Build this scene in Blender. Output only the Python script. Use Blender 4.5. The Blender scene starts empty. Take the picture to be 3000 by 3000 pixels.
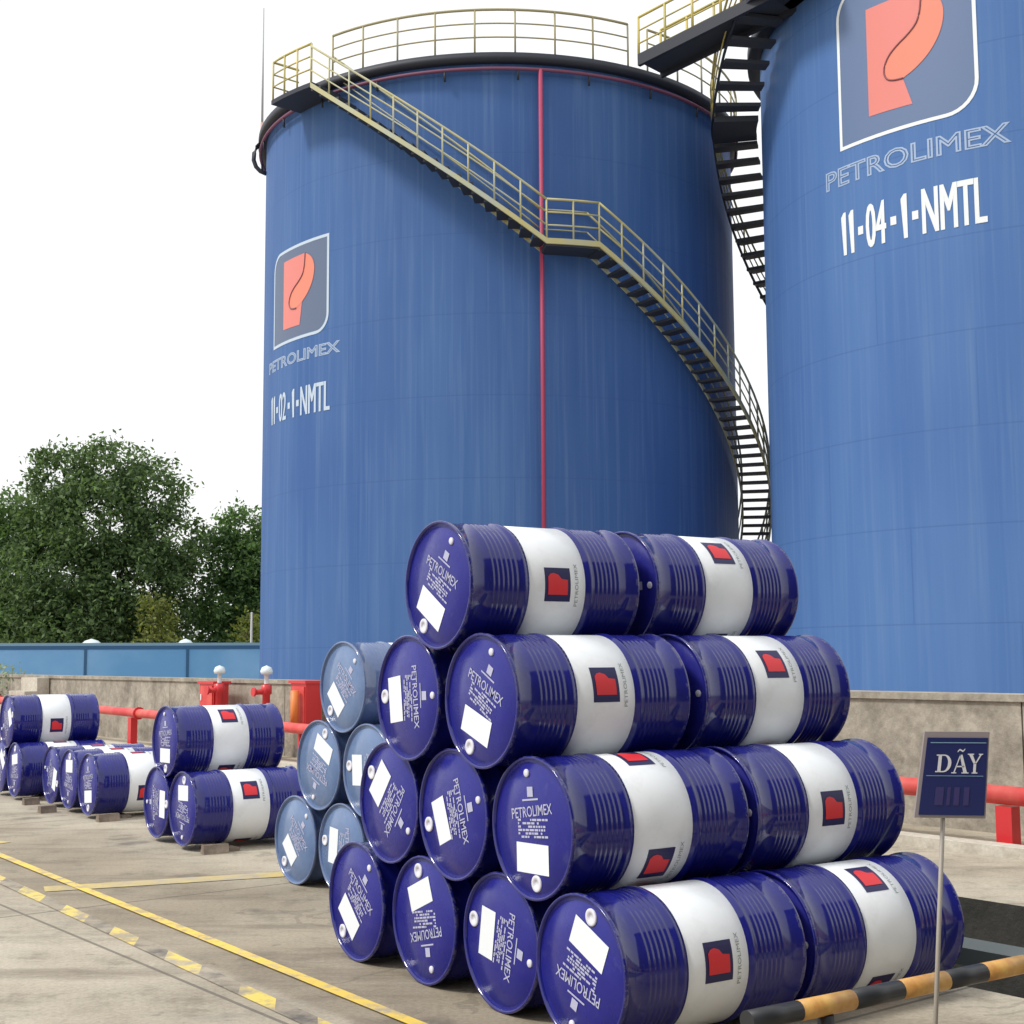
import bpy, bmesh, math, random
from mathutils import Vector, Matrix
random.seed(11)
PI = math.pi
sc = bpy.context.scene
C = sc.collection
rad = math.radians

# ------------------------------------------------------------------ helpers
class MB:
    """collects shapes and links them as ONE mesh object"""
    def __init__(s): s.v = []; s.f = []; s.m = []; s.sm = []
    def quad(s, pts, mi=0, smooth=False):
        i = len(s.v); s.v += [tuple(p) for p in pts]
        s.f.append(tuple(range(i, i + len(pts)))); s.m.append(mi); s.sm.append(smooth)
    def box(s, c, size, rot=None, mi=0):
        hx, hy, hz = [d / 2 for d in size]; M = rot or Matrix.Identity(3); c = Vector(c)
        P = [c + M @ Vector((x * hx, y * hy, z * hz)) for x in (-1, 1) for y in (-1, 1) for z in (-1, 1)]
        i = len(s.v); s.v += [tuple(p) for p in P]
        for f in ((0, 1, 3, 2), (4, 6, 7, 5), (0, 4, 5, 1), (2, 3, 7, 6), (0, 2, 6, 4), (1, 5, 7, 3)):
            s.f.append(tuple(i + k for k in f)); s.m.append(mi); s.sm.append(False)
    def tube(s, pts, r, n=8, closed=False, mi=0, caps=True):
        pts = [Vector(p) for p in pts]; N = len(pts); rings = []
        for k, p in enumerate(pts):
            a = pts[k - 1] if (k > 0 or closed) else p
            b = pts[(k + 1) % N] if (k < N - 1 or closed) else p
            t = (b - a).normalized()
            ref = Vector((0, 0, 1)) if abs(t.z) < .95 else Vector((1, 0, 0))
            u = t.cross(ref).normalized(); w = u.cross(t)
            rr = r[k] if isinstance(r, (list, tuple)) else r
            i = len(s.v)
            for j in range(n):
                q = p + (u * math.cos(2 * PI * j / n) + w * math.sin(2 * PI * j / n)) * rr
                s.v.append(tuple(q))
            rings.append(i)
        for k in range(N if closed else N - 1):
            a, b = rings[k], rings[(k + 1) % N]
            for j in range(n):
                s.f.append((a + j, a + (j + 1) % n, b + (j + 1) % n, b + j)); s.m.append(mi); s.sm.append(True)
        if caps and not closed:
            s.f.append(tuple(rings[0] + j for j in range(n))); s.m.append(mi); s.sm.append(False)
            s.f.append(tuple(rings[-1] + j for j in reversed(range(n)))); s.m.append(mi); s.sm.append(False)
    def lathe(s, prof, n=64, axis='x', closed=False, mi=0, a0=0, a1=2 * PI):
        """prof: list of (along, radius)"""
        full = abs(a1 - a0 - 2 * PI) < 1e-6; cols = n if full else n + 1; base = len(s.v)
        for (t, r) in prof:
            for j in range(cols):
                a = a0 + (a1 - a0) * j / n; c, d = r * math.cos(a), r * math.sin(a)
                s.v.append((t, c, d) if axis == 'x' else (c, d, t))
        for k in range(len(prof) - 1):
            for j in range(n):
                j2 = (j + 1) % cols
                s.f.append((base + k * cols + j, base + k * cols + j2, base + (k + 1) * cols + j2, base + (k + 1) * cols + j))
                s.m.append(mi); s.sm.append(True)
    def sector(s, th0, th1, r0, r1, z0, z1, n=6, cx=0, cy=0, z0b=None, z1b=None, mi=0):
        """curved slab between two angles; z may run from (z0,z1) to (z0b,z1b)"""
        z0b = z0 if z0b is None else z0b; z1b = z1 if z1b is None else z1b
        base = len(s.v)
        for k in range(n + 1):
            t = k / n; a = th0 + (th1 - th0) * t; lo = z0 + (z0b - z0) * t; hi = z1 + (z1b - z1) * t
            for r, z in ((r0, lo), (r1, lo), (r1, hi), (r0, hi)):
                s.v.append((cx + r * math.cos(a), cy + r * math.sin(a), z))
        for k in range(n):
            for j in range(4):
                s.f.append((base + 4 * k + j, base + 4 * k + (j + 1) % 4, base + 4 * k + 4 + (j + 1) % 4, base + 4 * k + 4 + j)); s.m.append(mi); s.sm.append(False)
        s.f.append((base + 3, base + 2, base + 1, base)); e = base + 4 * n
        s.f.append((e, e + 1, e + 2, e + 3)); s.m += [mi, mi]; s.sm += [False, False]
    def mesh(s, name, mats):
        me = bpy.data.meshes.new(name); me.from_pydata(s.v, [], s.f)
        for m in (mats if isinstance(mats, (list, tuple)) else [mats]): me.materials.append(m)
        me.polygons.foreach_set('material_index', s.m); me.polygons.foreach_set('use_smooth', s.sm)
        bm = bmesh.new(); bm.from_mesh(me); bmesh.ops.recalc_face_normals(bm, faces=bm.faces); bm.to_mesh(me); bm.free()
        me.update(); return me
    def build(s, name, mats, parent=None):
        return link(name, s.mesh(name, mats), parent)
    def add(s, me, fn=None, mi=0, smooth=False):
        i = len(s.v)
        for v in me.vertices: s.v.append(tuple(fn(v.co) if fn else v.co))
        for p in me.polygons:
            s.f.append(tuple(i + k for k in p.vertices)); s.m.append(mi); s.sm.append(smooth)

def link(name, me, parent=None):
    o = bpy.data.objects.new(name, me); C.objects.link(o)
    if parent: o.parent = parent
    return o
def empty(name, loc=(0, 0, 0), rz=0):
    o = bpy.data.objects.new(name, None); C.objects.link(o); o.location = loc; o.rotation_euler = (0, 0, rz); o.empty_display_size = .2
    return o
def tag(o, label=None, cat=None, group=None, kind=None):
    if label: o['label'] = label
    if cat: o['category'] = cat
    if group: o['group'] = group
    if kind: o['kind'] = kind
    return o
def copy_tree(o, parent=None):
    c = o.copy(); C.objects.link(c); c.parent = parent
    for ch in list(o.children): copy_tree(ch, c)
    return c
def text_mesh(body, size=1.0, outline=0.0, bold=0.0):
    cu = bpy.data.curves.new('lettering', 'FONT'); cu.body = body; cu.size = size; cu.resolution_u = 3; cu.offset = bold
    if outline: cu.fill_mode = 'NONE'; cu.bevel_depth = outline; cu.bevel_resolution = 0
    ob = bpy.data.objects.new('lettering', cu); C.objects.link(ob)
    bpy.context.view_layer.update(); dg = bpy.context.evaluated_depsgraph_get()
    me = bpy.data.meshes.new_from_object(ob.evaluated_get(dg)); bpy.data.objects.remove(ob)
    xs = [v.co.x for v in me.vertices]; ys = [v.co.y for v in me.vertices]
    return me, (min(xs), max(xs), min(ys), max(ys))

# ------------------------------------------------------------------ materials
def mat(name, col, rough=.6, metal=0, coat=0, spec=.5):
    m = bpy.data.materials.new(name); m.use_nodes = True
    b = m.node_tree.nodes['Principled BSDF']
    b.inputs['Base Color'].default_value = (*col, 1); b.inputs['Roughness'].default_value = rough
    b.inputs['Metallic'].default_value = metal; b.inputs['Coat Weight'].default_value = coat
    b.inputs['Coat Roughness'].default_value = .15; b.inputs['Specular IOR Level'].default_value = spec
    return m
def nd(m, t, **kw):
    n = m.node_tree.nodes.new(t)
    for k, v in kw.items():
        if k in n.inputs.keys(): n.inputs[k].default_value = v
        else: setattr(n, k, v)
    return n
def lk(m, a, b): m.node_tree.links.new(a, b)
def coords(m, scale=(1, 1, 1), kind='Object'):
    t = nd(m, 'ShaderNodeTexCoord'); mp = nd(m, 'ShaderNodeMapping'); mp.inputs['Scale'].default_value = scale
    lk(m, t.outputs[kind], mp.inputs['Vector']); return mp.outputs['Vector']
def noise(m, vec, scale, detail=4, rough=.55):
    n = nd(m, 'ShaderNodeTexNoise'); n.inputs['Scale'].default_value = scale; n.inputs['Detail'].default_value = detail; n.inputs['Roughness'].default_value = rough
    lk(m, vec, n.inputs['Vector']); return n.outputs['Fac']
def ramp(m, fac, stops):
    r = nd(m, 'ShaderNodeValToRGB'); e = r.color_ramp.elements
    while len(e) < len(stops): e.new(.5)
    for k, (p, c) in enumerate(stops): e[k].position = p; e[k].color = (*c, 1) if len(c) == 3 else c
    lk(m, fac, r.inputs['Fac']); return r.outputs['Color']
def mix(m, fac, a, b, mode='MIX'):
    n = nd(m, 'ShaderNodeMix', data_type='RGBA', blend_type=mode)
    for sck, x in ((n.inputs[0], fac), (n.inputs[6], a), (n.inputs[7], b)):
        if isinstance(x, (int, float)): sck.default_value = x
        elif isinstance(x, tuple): sck.default_value = (*x, 1)
        else: lk(m, x, sck)
    return n.outputs[2]
def math_(m, op, a, b=None, c=None):
    n = nd(m, 'ShaderNodeMath', operation=op)
    for k, x in enumerate((a, b, c)):
        if x is None: continue
        if isinstance(x, (int, float)): n.inputs[k].default_value = x
        else: lk(m, x, n.inputs[k])
    return n.outputs[0]
def bsdf(m): return m.node_tree.nodes['Principled BSDF']
def bump(m, h, strength=.2, dist=.01):
    b = nd(m, 'ShaderNodeBump'); b.inputs['Strength'].default_value = strength; b.inputs['Distance'].default_value = dist
    lk(m, h, b.inputs['Height']); lk(m, b.outputs['Normal'], bsdf(m).inputs['Normal'])
G3 = lambda g: (g, g, g)

def drum_paint(name, a, b, rough, coat_ior=1.65, cr=.07):
    m = mat(name, a, rough, coat=1.0); bsdf(m).inputs['Coat IOR'].default_value = coat_ior
    bsdf(m).inputs['Coat Roughness'].default_value = cr
    oi = nd(m, 'ShaderNodeObjectInfo')
    v = coords(m); add = nd(m, 'ShaderNodeVectorMath', operation='ADD'); lk(m, v, add.inputs[0])
    cmb = nd(m, 'ShaderNodeCombineXYZ'); lk(m, math_(m, 'MULTIPLY', oi.outputs['Random'], 31.0), cmb.inputs[0]); lk(m, cmb.outputs[0], add.inputs[1])
    n = noise(m, add.outputs[0], 5, 6, .65)
    lk(m, ramp(m, n, [(.38, a), (.72, b)]), bsdf(m).inputs['Base Color'])
    sc_ = noise(m, add.outputs[0], 38, 3, .7)
    lk(m, ramp(m, sc_, [(.3, G3(rough - .08)), (.75, G3(rough + .2))]), bsdf(m).inputs['Roughness'])
    bsdf(m).inputs['Specular IOR Level'].default_value = .12
    # scuffs along the girth and dulled, chipped rims
    col0 = bsdf(m).inputs['Base Color'].links[0].from_socket
    st_ = nd(m, 'ShaderNodeMapping'); st_.inputs['Scale'].default_value = (30, 5, 5); lk(m, add.outputs[0], st_.inputs['Vector'])
    scr = ramp(m, noise(m, st_.outputs[0], 1.0, 5, .75), [(.60, G3(0)), (.76, G3(.32))])
    sx_ = nd(m, 'ShaderNodeSeparateXYZ'); lk(m, v, sx_.inputs[0])
    r2 = math_(m, 'SQRT', math_(m, 'ADD', math_(m, 'MULTIPLY', sx_.outputs['Y'], sx_.outputs['Y']), math_(m, 'MULTIPLY', sx_.outputs['Z'], sx_.outputs['Z'])))
    rim = math_(m, 'MULTIPLY', math_(m, 'GREATER_THAN', r2, .2895), math_(m, 'GREATER_THAN', math_(m, 'ABSOLUTE', sx_.outputs['X']), .44))
    chip = math_(m, 'MULTIPLY', rim, math_(m, 'GREATER_THAN', noise(m, add.outputs[0], 22, 4, .7), .52))
    c1 = mix(m, scr, col0, (.12, .13, .30)); c1 = mix(m, math_(m, 'MULTIPLY', chip, .32), c1, (.20, .19, .24))
    lk(m, c1, bsdf(m).inputs['Base Color'])
    lk(m, ramp(m, noise(m, add.outputs[0], 6, 4, .6), [(.4, G3(cr)), (.75, G3(cr + .16))]), bsdf(m).inputs['Coat Roughness'])
    bump(m, noise(m, add.outputs[0], 4.2, 3), .34, .022)
    return m
M = {}
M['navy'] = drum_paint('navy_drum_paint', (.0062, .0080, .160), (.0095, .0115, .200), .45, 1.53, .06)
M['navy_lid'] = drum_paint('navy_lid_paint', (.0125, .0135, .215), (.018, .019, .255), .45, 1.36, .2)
M['pale'] = drum_paint('pale_drum_paint', (.085, .140, .30), (.135, .195, .36), .42)  # paler blue for bodies and lids of the second stack
M['pale_lid'] = drum_paint('pale_lid_paint', (.110, .185, .36), (.165, .245, .42), .44, 1.42, .16)
M['white'] = mat('white_drum_paint', (.82, .85, .88), .38, coat=.2)
v = coords(M['white']); lk(M['white'], ramp(M['white'], noise(M['white'], v, 7, 5, .7), [(.22, (.78, .80, .82)), (.50, (.88, .91, .94))]), bsdf(M['white']).inputs['Base Color'])
M['paper'] = mat('paper_label', (.80, .84, .88), .6)
M['stencil'] = mat('stencil_ink', (.44, .45, .62), .6)
M['capwhite'] = mat('white_bung_cap', (.70, .70, .78), .55)
M['logo_navy'] = mat('logo_navy', (.012, .010, .085), .45)
M['logo_red'] = mat('logo_red', (.74, .025, .035), .45)
M['logo_orange'] = mat('logo_orange', (.85, .17, .05), .45)
M['print'] = mat('grey_print', (.30, .34, .32), .6)
# tank paint: vertical weather streaks, plate seams
def tank_paint(name, a, b, dark, seed, hmod):
    m = mat(name, a, .62, coat=0, spec=.22)
    st = noise(m, coords(m, (2.6, 2.6, .05)), 1.0, 5, .6)
    big = noise(m, coords(m, (.25, .25, .12)), 1.0, 3, .5)
    fine = noise(m, coords(m, (9, 9, .22)), 1.0, 3, .6)
    col = ramp(m, st, [(.28, a), (.72, b)])
    col = mix(m, ramp(m, big, [(.38, G3(0)), (.70, G3(.75))]), col, dark)
    col = mix(m, ramp(m, fine, [(.50, G3(0)), (.80, G3(.42))]), col, (.15, .25, .43))
    t = nd(m, 'ShaderNodeTexCoord'); sp = nd(m, 'ShaderNodeSeparateXYZ'); lk(m, t.outputs['Object'], sp.inputs[0])
    fr = math_(m, 'FRACT', math_(m, 'DIVIDE', math_(m, 'ADD', sp.outputs['Z'], seed), hmod))
    seam = math_(m, 'LESS_THAN', fr, .016)
    ang = math_(m, 'ARCTAN2', sp.outputs['Y'], sp.outputs['X'])
    row = math_(m, 'FLOOR', math_(m, 'DIVIDE', math_(m, 'ADD', sp.outputs['Z'], seed), hmod))
    fa = math_(m, 'FRACT', math_(m, 'ADD', math_(m, 'MULTIPLY', ang, 1.15), math_(m, 'MULTIPLY', row, .37)))
    vs = math_(m, 'LESS_THAN', fa, .005)
    s_ = math_(m, 'MAXIMUM', seam, vs)
    col = mix(m, math_(m, 'MULTIPLY', s_, .30), col, (.045, .10, .27))
    lk(m, col, bsdf(m).inputs['Base Color'])
    h = math_(m, 'ADD', math_(m, 'MULTIPLY', s_, -.5), noise(m, coords(m, (.9, .9, .8)), 1.0, 2))
    bump(m, h, .25, .03)
    return m
M['tank1'] = tank_paint('blue_tank_paint', (.050, .128, .335), (.078, .164, .372), (.038, .096, .290), 0.2, 1.93)
M['tank2'] = tank_paint('blue_tank_paint_second', (.070, .164, .400), (.098, .200, .430), (.054, .130, .355), 1.72, 1.90)
M['panel1'] = mat('faded_grey_blue_panel', (.105, .145, .24), .5)
M['panel2'] = mat('faded_grey_blue_panel_second', (.115, .175, .32), .5)
M['signwhite'] = mat('white_sign_paint', (.78, .82, .84), .5)
M['signfaded'] = mat('faded_white_sign_paint', (.50, .60, .72), .55)
M['coral'] = mat('faded_red_paint', (.72, .215, .185), .5)
M['coral2'] = mat('faded_orange_paint', (.76, .235, .155), .5)
M['brownline'] = mat('brown_line_paint', (.23, .075, .085), .5)
M['palewhite'] = mat('pale_letter_outline_paint', (.33, .43, .61), .5)
M['girder'] = mat('dark_weathered_steel', (.020, .024, .038), .6)
M['tread'] = mat('dark_tread_steel', (.030, .036, .050), .6)
M['steel_galv'] = mat('dull_galvanised_steel', (.30, .32, .30), .5, .3)
M['yellow_rail'] = mat('yellow_rail_paint', (.42, .36, .12), .55)
v = coords(M['yellow_rail']); lk(M['yellow_rail'], ramp(M['yellow_rail'], noise(M['yellow_rail'], v, 1.3, 4), [(.40, (.62, .50, .14)), (.70, (.40, .37, .16))]), bsdf(M['yellow_rail']).inputs['Base Color'])
M['stair_rail'] = mat('pale_yellow_grey_rail_paint', (.34, .33, .20), .55)
v = coords(M['stair_rail']); lk(M['stair_rail'], ramp(M['stair_rail'], noise(M['stair_rail'], v, .9, 4), [(.38, (.50, .45, .20)), (.62, (.42, .45, .36))]), bsdf(M['stair_rail']).inputs['Base Color'])
M['grey_rail'] = mat('grey_yellow_rail_paint', (.36, .32, .18), .6)
M['red_pipe'] = mat('red_pipe_paint', (.40, .05, .11), .55)
M['ring_pipe'] = mat('dull_maroon_pipe_paint', (.17, .05, .10), .6)
M['red'] = mat('red_hydrant_paint', (.62, .028, .035), .4, coat=.2)
M['red_faded'] = mat('red_sun_faded_paint', (.70, .12, .10), .5)
v = coords(M['red_faded']); lk(M['red_faded'], ramp(M['red_faded'], noise(M['red_faded'], v, 2.5, 4), [(.35, (.60, .035, .04)), (.65, (.74, .15, .12))]), bsdf(M['red_faded']).inputs['Base Color'])
M['pinkwhite'] = mat('faded_pink_paint', (.55, .36, .32), .6)
M['greymast'] = mat('grey_mast_steel', (.42, .42, .44), .5)
M['silver'] = mat('pale_cap_paint', (.70, .80, .84), .35)
M['orange'] = mat('orange_pipe_paint', (.75, .22, .05), .5)
# ground
def ground_mat():
    m = mat('worn_concrete', (.4, .36, .28), .85)
    v = coords(m); n1 = noise(m, v, .5, 6, .62); n2 = noise(m, v, 2.6, 7, .72); n3 = noise(m, v, 42, 4, .75)
    col = ramp(m, n1, [(.32, (.335, .290, .220)), (.50, (.460, .410, .325)), (.70, (.555, .510, .415))])
    st = ramp(m, n2, [(.30, (.50, .48, .45)), (.45, (.90, .89, .87)), (.66, (1.07, 1.06, 1.04))])
    col = mix(m, .9, col, st, 'MULTIPLY')
    gr = ramp(m, n3, [(.32, G3(.74)), (.62, G3(1.08))]); col = mix(m, .85, col, gr, 'MULTIPLY')
    t = nd(m, 'ShaderNodeTexCoord')
    def rot(ang, sc_):
        mp = nd(m, 'ShaderNodeMapping'); mp.inputs['Rotation'].default_value = (0, 0, rad(ang)); mp.inputs['Scale'].default_value = sc_
        lk(m, t.outputs['Object'], mp.inputs['Vector']); return mp.outputs['Vector']
    # drag and tyre smears along the yard, oil drips, damp dark patches
    sm = noise(m, rot(51.7, (.45, 2.6, 1)), 1.0, 6, .7)
    col = mix(m, ramp(m, sm, [(.52, G3(0)), (.68, G3(.62))]), col, (.185, .150, .112))
    sm2 = noise(m, rot(-12, (1.1, 3.4, 1)), 1.0, 6, .72)
    col = mix(m, ramp(m, sm2, [(.57, G3(0)), (.70, G3(.5))]), col, (.25, .24, .215))
    oil = noise(m, v, 1.15, 5, .55)
    col = mix(m, ramp(m, oil, [(.62, G3(0)), (.70, G3(.62))]), col, (.095, .085, .072))
    spk = noise(m, v, 9, 3, .6); col = mix(m, ramp(m, spk, [(.68, G3(0)), (.74, G3(.5))]), col, (.12, .105, .09))
    # sawn slab joints
    sp = nd(m, 'ShaderNodeSeparateXYZ'); lk(m, rot(51.7, (1, 1, 1)), sp.inputs[0])
    def joint(o, step, off, w):
        f_ = math_(m, 'FRACT', math_(m, 'DIVIDE', math_(m, 'ADD', o, off), step)); return math_(m, 'LESS_THAN', f_, w / step)
    jt = math_(m, 'MAXIMUM', joint(sp.outputs['X'], 4.6, 900.8, .022), joint(sp.outputs['Y'], 3.9, 901.9, .022))
    col = mix(m, math_(m, 'MULTIPLY', jt, .7), col, (.10, .088, .072))
    # an older, browner pour between the painted lines and the drums
    vv_ = nd(m, 'ShaderNodeVectorMath', operation='DOT_PRODUCT'); lk(m, t.outputs['Object'], vv_.inputs[0]); vv_.inputs[1].default_value = (.7846, .62, 0)
    def step(lo, hi):
        q_ = nd(m, 'ShaderNodeMapRange'); q_.inputs['From Min'].default_value = lo; q_.inputs['From Max'].default_value = hi; lk(m, vv_.outputs['Value'], q_.inputs['Value']); return q_.outputs['Result']
    old = math_(m, 'MULTIPLY', step(3.12, 3.18), math_(m, 'SUBTRACT', 1.0, step(4.2, 5.0)))
    col = mix(m, math_(m, 'MULTIPLY', old, math_(m, 'ADD', .35, math_(m, 'MULTIPLY', n2, .65))), col, mix(m, 1.0, col, (.66, .62, .56), 'MULTIPLY'))
    # hairline cracks
    vo = nd(m, 'ShaderNodeTexVoronoi', feature='DISTANCE_TO_EDGE'); vo.inputs['Scale'].default_value = .42
    wob = nd(m, 'ShaderNodeVectorMath', operation='ADD'); wn = nd(m, 'ShaderNodeTexNoise'); wn.inputs['Scale'].default_value = 2.2; wn.inputs['Detail'].default_value = 4
    lk(m, t.outputs['Object'], wn.inputs['Vector']); lk(m, t.outputs['Object'], wob.inputs[0])
    wm = nd(m, 'ShaderNodeVectorMath', operation='SCALE'); wm.inputs['Scale'].default_value = .5; lk(m, wn.outputs['Color'], wm.inputs[0]); lk(m, wm.outputs[0], wob.inputs[1]); lk(m, wob.outputs[0], vo.inputs['Vector'])
    ck = math_(m, 'MULTIPLY', math_(m, 'LESS_THAN', vo.outputs['Distance'], .006), math_(m, 'GREATER_THAN', n1, .48))
    col = mix(m, math_(m, 'MULTIPLY', ck, .3), col, (.10, .088, .072))
    lk(m, col, bsdf(m).inputs['Base Color'])
    h_ = math_(m, 'ADD', math_(m, 'ADD', n2, math_(m, 'MULTIPLY', n3, .5)), math_(m, 'MULTIPLY', jt, -1.0))
    bump(m, h_, .4, .012)
    return m
M['ground'] = ground_mat()
def wear_paint(name, col, lo, hi, scale=6):
    m = mat(name, col, .7)
    v = coords(m); n = noise(m, v, scale, 6, .7); n1 = noise(m, v, .55, 6, .6)
    base = ramp(m, n1, [(.33, (.31, .26, .19)), (.72, (.50, .445, .35))])
    c2 = mix(m, ramp(m, n, [(lo, G3(1)), (hi, G3(0))]), base, col); lk(m, c2, bsdf(m).inputs['Base Color'])
    return m
M['yline'] = wear_paint('yellow_line_paint', (.80, .57, .10), .46, .64, 7)
M['yworn'] = wear_paint('worn_yellow_paint', (.78, .60, .13), .42, .58, 5)
M['yfaint'] = wear_paint('faint_yellow_paint', (.58, .45, .16), .40, .62, 4)
M['kworn'] = wear_paint('worn_black_paint', (.12, .108, .095), .36, .56, 4)
def conc(name, a, b, brick=False, sc_=2.0):
    m = mat(name, a, .85)
    v = coords(m); n = noise(m, v, sc_, 7, .68); n2 = noise(m, v, 14, 5, .7)
    col = ramp(m, n, [(.32, a), (.66, b)])
    col = mix(m, .8, col, ramp(m, n2, [(.3, G3(.72)), (.65, G3(1.08))]), 'MULTIPLY')
    lk(m, col, bsdf(m).inputs['Base Color']); bump(m, n2, .5, .02); return m
M['wall'] = conc('stained_concrete_wall', (.20, .18, .145), (.47, .43, .355), sc_=2.6)
M['coping'] = conc('pale_concrete_coping', (.40, .36, .29), (.52, .48, .40))
M['kerb'] = conc('pale_kerb_concrete', (.46, .42, .34), (.62, .58, .50))
M['mossy'] = conc('pale_mossy_concrete', (.34, .40, .34), (.55, .60, .55), sc_=3)
M['pit'] = conc('dark_channel_concrete', (.026, .027, .024), (.062, .060, .050))  # very dark concrete over the whole channel
M['beam'] = mat('grey_green_steel', (.17, .20, .185), .5)
M['wood'] = conc('weathered_timber', (.17, .13, .10), (.30, .24, .19), sc_=9)
M['fence'] = mat('azure_fence_paint', (.115, .345, .60), .5)
v = coords(M['fence']); lk(M['fence'], ramp(M['fence'], noise(M['fence'], v, .5, 4), [(.35, (.15, .39, .70)), (.65, (.24, .49, .80))]), bsdf(M['fence']).inputs['Base Color'])
M['fence_rail'] = mat('dark_blue_fence_rail', (.035, .125, .27), .5)
M['fence_cap'] = mat('pale_fence_cap', (.22, .38, .50), .5)
M['black'] = mat('black_barrier_paint', (.020, .022, .026), .45)
M['amber'] = mat('amber_barrier_paint', (.62, .33, .075), .45)
v = coords(M['amber']); lk(M['amber'], ramp(M['amber'], noise(M['amber'], v, 14, 5), [(.35, (.50, .235, .06)), (.65, (.68, .40, .11))]), bsdf(M['amber']).inputs['Base Color'])
M['shed'] = mat('grey_green_sheet_wall', (.055, .062, .062), .75)  # dark wall of the added unseen building, mirrored in the drums
M['shed_door'] = mat('dark_roller_door', (.06, .07, .08), .6)
M['shed_glass'] = mat('dark_window_glass', (.02, .025, .03), .2)
M['sign_blue'] = mat('sign_navy_face', (.014, .022, .12), .35)
M['sign_edge'] = mat('sign_pale_edge', (.30, .26, .27), .5)
M['sign_letter'] = mat('sign_letter_white', (.72, .72, .76), .5)
M['sign_dim'] = mat('sign_dull_red_print', (.042, .036, .15), .5)
M['sign_post'] = mat('thin_grey_post', (.33, .30, .26), .5)
def leafmat(name, a, b):
    m = mat(name, a, .6, spec=.35); gi = nd(m, 'ShaderNodeNewGeometry')
    cc = ramp(m, gi.outputs['Random Per Island'], [(.1, a), (.75, b), (1.0, tuple(min(1, x * 1.5) for x in b))]); lk(m, cc, bsdf(m).inputs['Base Color'])
    tr = nd(m, 'ShaderNodeBsdfTranslucent'); lk(m, mix(m, 1.0, cc, (1.25, 1.35, .75), 'MULTIPLY'), tr.inputs['Color']); ms = nd(m, 'ShaderNodeMixShader'); ms.inputs[0].default_value = .38
    lk(m, bsdf(m).outputs[0], ms.inputs[1]); lk(m, tr.outputs[0], ms.inputs[2]); lk(m, ms.outputs[0], m.node_tree.nodes['Material Output'].inputs['Surface'])
    bsdf(m).inputs['Transmission Weight'].default_value = 0
    return m
M['leaf'] = leafmat('dark_green_leaf', (.048, .088, .034), (.135, .205, .085))
M['leaf2'] = leafmat('green_leaf', (.050, .102, .036), (.135, .230, .080))
M['leaf3'] = leafmat('yellow_green_leaf', (.09, .115, .025), (.20, .215, .055))
M['leaf4'] = leafmat('pale_grey_green_leaf', (.16, .22, .17), (.36, .43, .36))
M['bark'] = mat('tree_bark', (.055, .042, .032), .9)

# ------------------------------------------------------------------ site axes
U = Vector((.62, -.7846, 0)); V = Vector((.7846, .62, 0))      # along the bund wall / away from the yard
def uv(u, v_, z=0): p = U * u + V * v_; return Vector((p.x, p.y, z))
SITE = math.atan2(V.y, V.x)
RS = Matrix.Rotation(math.atan2(U.y, U.x), 3, 'Z')               # x axis along U

# ------------------------------------------------------------------ ground with the open channel cut in it
PU0, PU1, PV0, PV1 = -6.3, 1.6, 5.64, 7.66
g = MB()
inner = [uv(PU0, PV0), uv(PU1, PV0), uv(PU1, PV1), uv(PU0, PV1)]
outer = [uv(-600, -600), uv(600, -600), uv(600, 600), uv(-600, 600)]
for k in range(4): g.quad([outer[k], outer[(k + 1) % 4], inner[(k + 1) % 4], inner[k]])
tag(g.build('ground', M['ground']), 'worn tan concrete yard floor with stains', kind='structure')
p = MB()
D = -.9
lo = [Vector((q.x, q.y, D)) for q in inner]
for k in range(4): p.quad([inner[k], inner[(k + 1) % 4], lo[(k + 1) % 4], lo[k]])
p.quad(lo)
ch = p.build('drainage_channel', M['pit'])
tag(ch, 'dark open channel in the yard floor behind the drum pyramid', 'channel')
b = MB(); b.box(uv((PU0 + PU1) / 2, 6.50, -.05), (PU1 - PU0 - .02, .24, .09), RS)
tag(b.build('steel_beam', M['beam']), 'grey green steel beam lying along the dark open channel', 'beam')
# painted markings
def strip(name, a, b, w, z, m):
    a, b = Vector((*a, 0)), Vector((*b, 0)); d = (b - a).normalized(); n = Vector((-d.y, d.x, 0)) * w / 2; k = MB()
    N = 12
    for i in range(N):
        p0 = a + (b - a) * i / N; p1 = a + (b - a) * (i + 1) / N
        k.quad([(p0 - n) + Vector((0, 0, z)), (p1 - n) + Vector((0, 0, z)), (p1 + n) + Vector((0, 0, z)), (p0 + n) + Vector((0, 0, z))])
    return tag(k.build(name, m), kind='structure')
strip('road_marking', (-7.9, 16.35), (.75, 4.25), .068, .008, M['yline'])
strip('road_marking', (-3.1, 9.28), (-1.3, 9.98), .22, .004, M['yfaint'])
strip('road_marking', (-4.2, 11.6), (-9.5, 15.0), .10, .004, M['yfaint'])
yk, kk = MB(), MB()
P0, P1 = Vector((-3.75, 9.98, 0)), Vector((-.20, 5.02, 0)); dd = (P1 - P0); Lh = dd.length; dd.normalize(); nn = Vector((-dd.y, dd.x, 0))
x = 0; i = 0
while x < Lh:
    L_ = random.uniform(.36, .48); w = .052
    q = [P0 + dd * (x + .10) - nn * w, P0 + dd * (x + L_ + .10) - nn * w, P0 + dd * (x + L_ - .10) + nn * w, P0 + dd * (x - .10) + nn * w]
    (yk if i % 2 == 0 else kk).quad([c + Vector((0, 0, .004)) for c in q]); x += L_; i += 1
tag(yk.build('road_marking', M['yworn']), kind='structure'); tag(kk.build('road_marking', M['kworn']), kind='structure')

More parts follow.
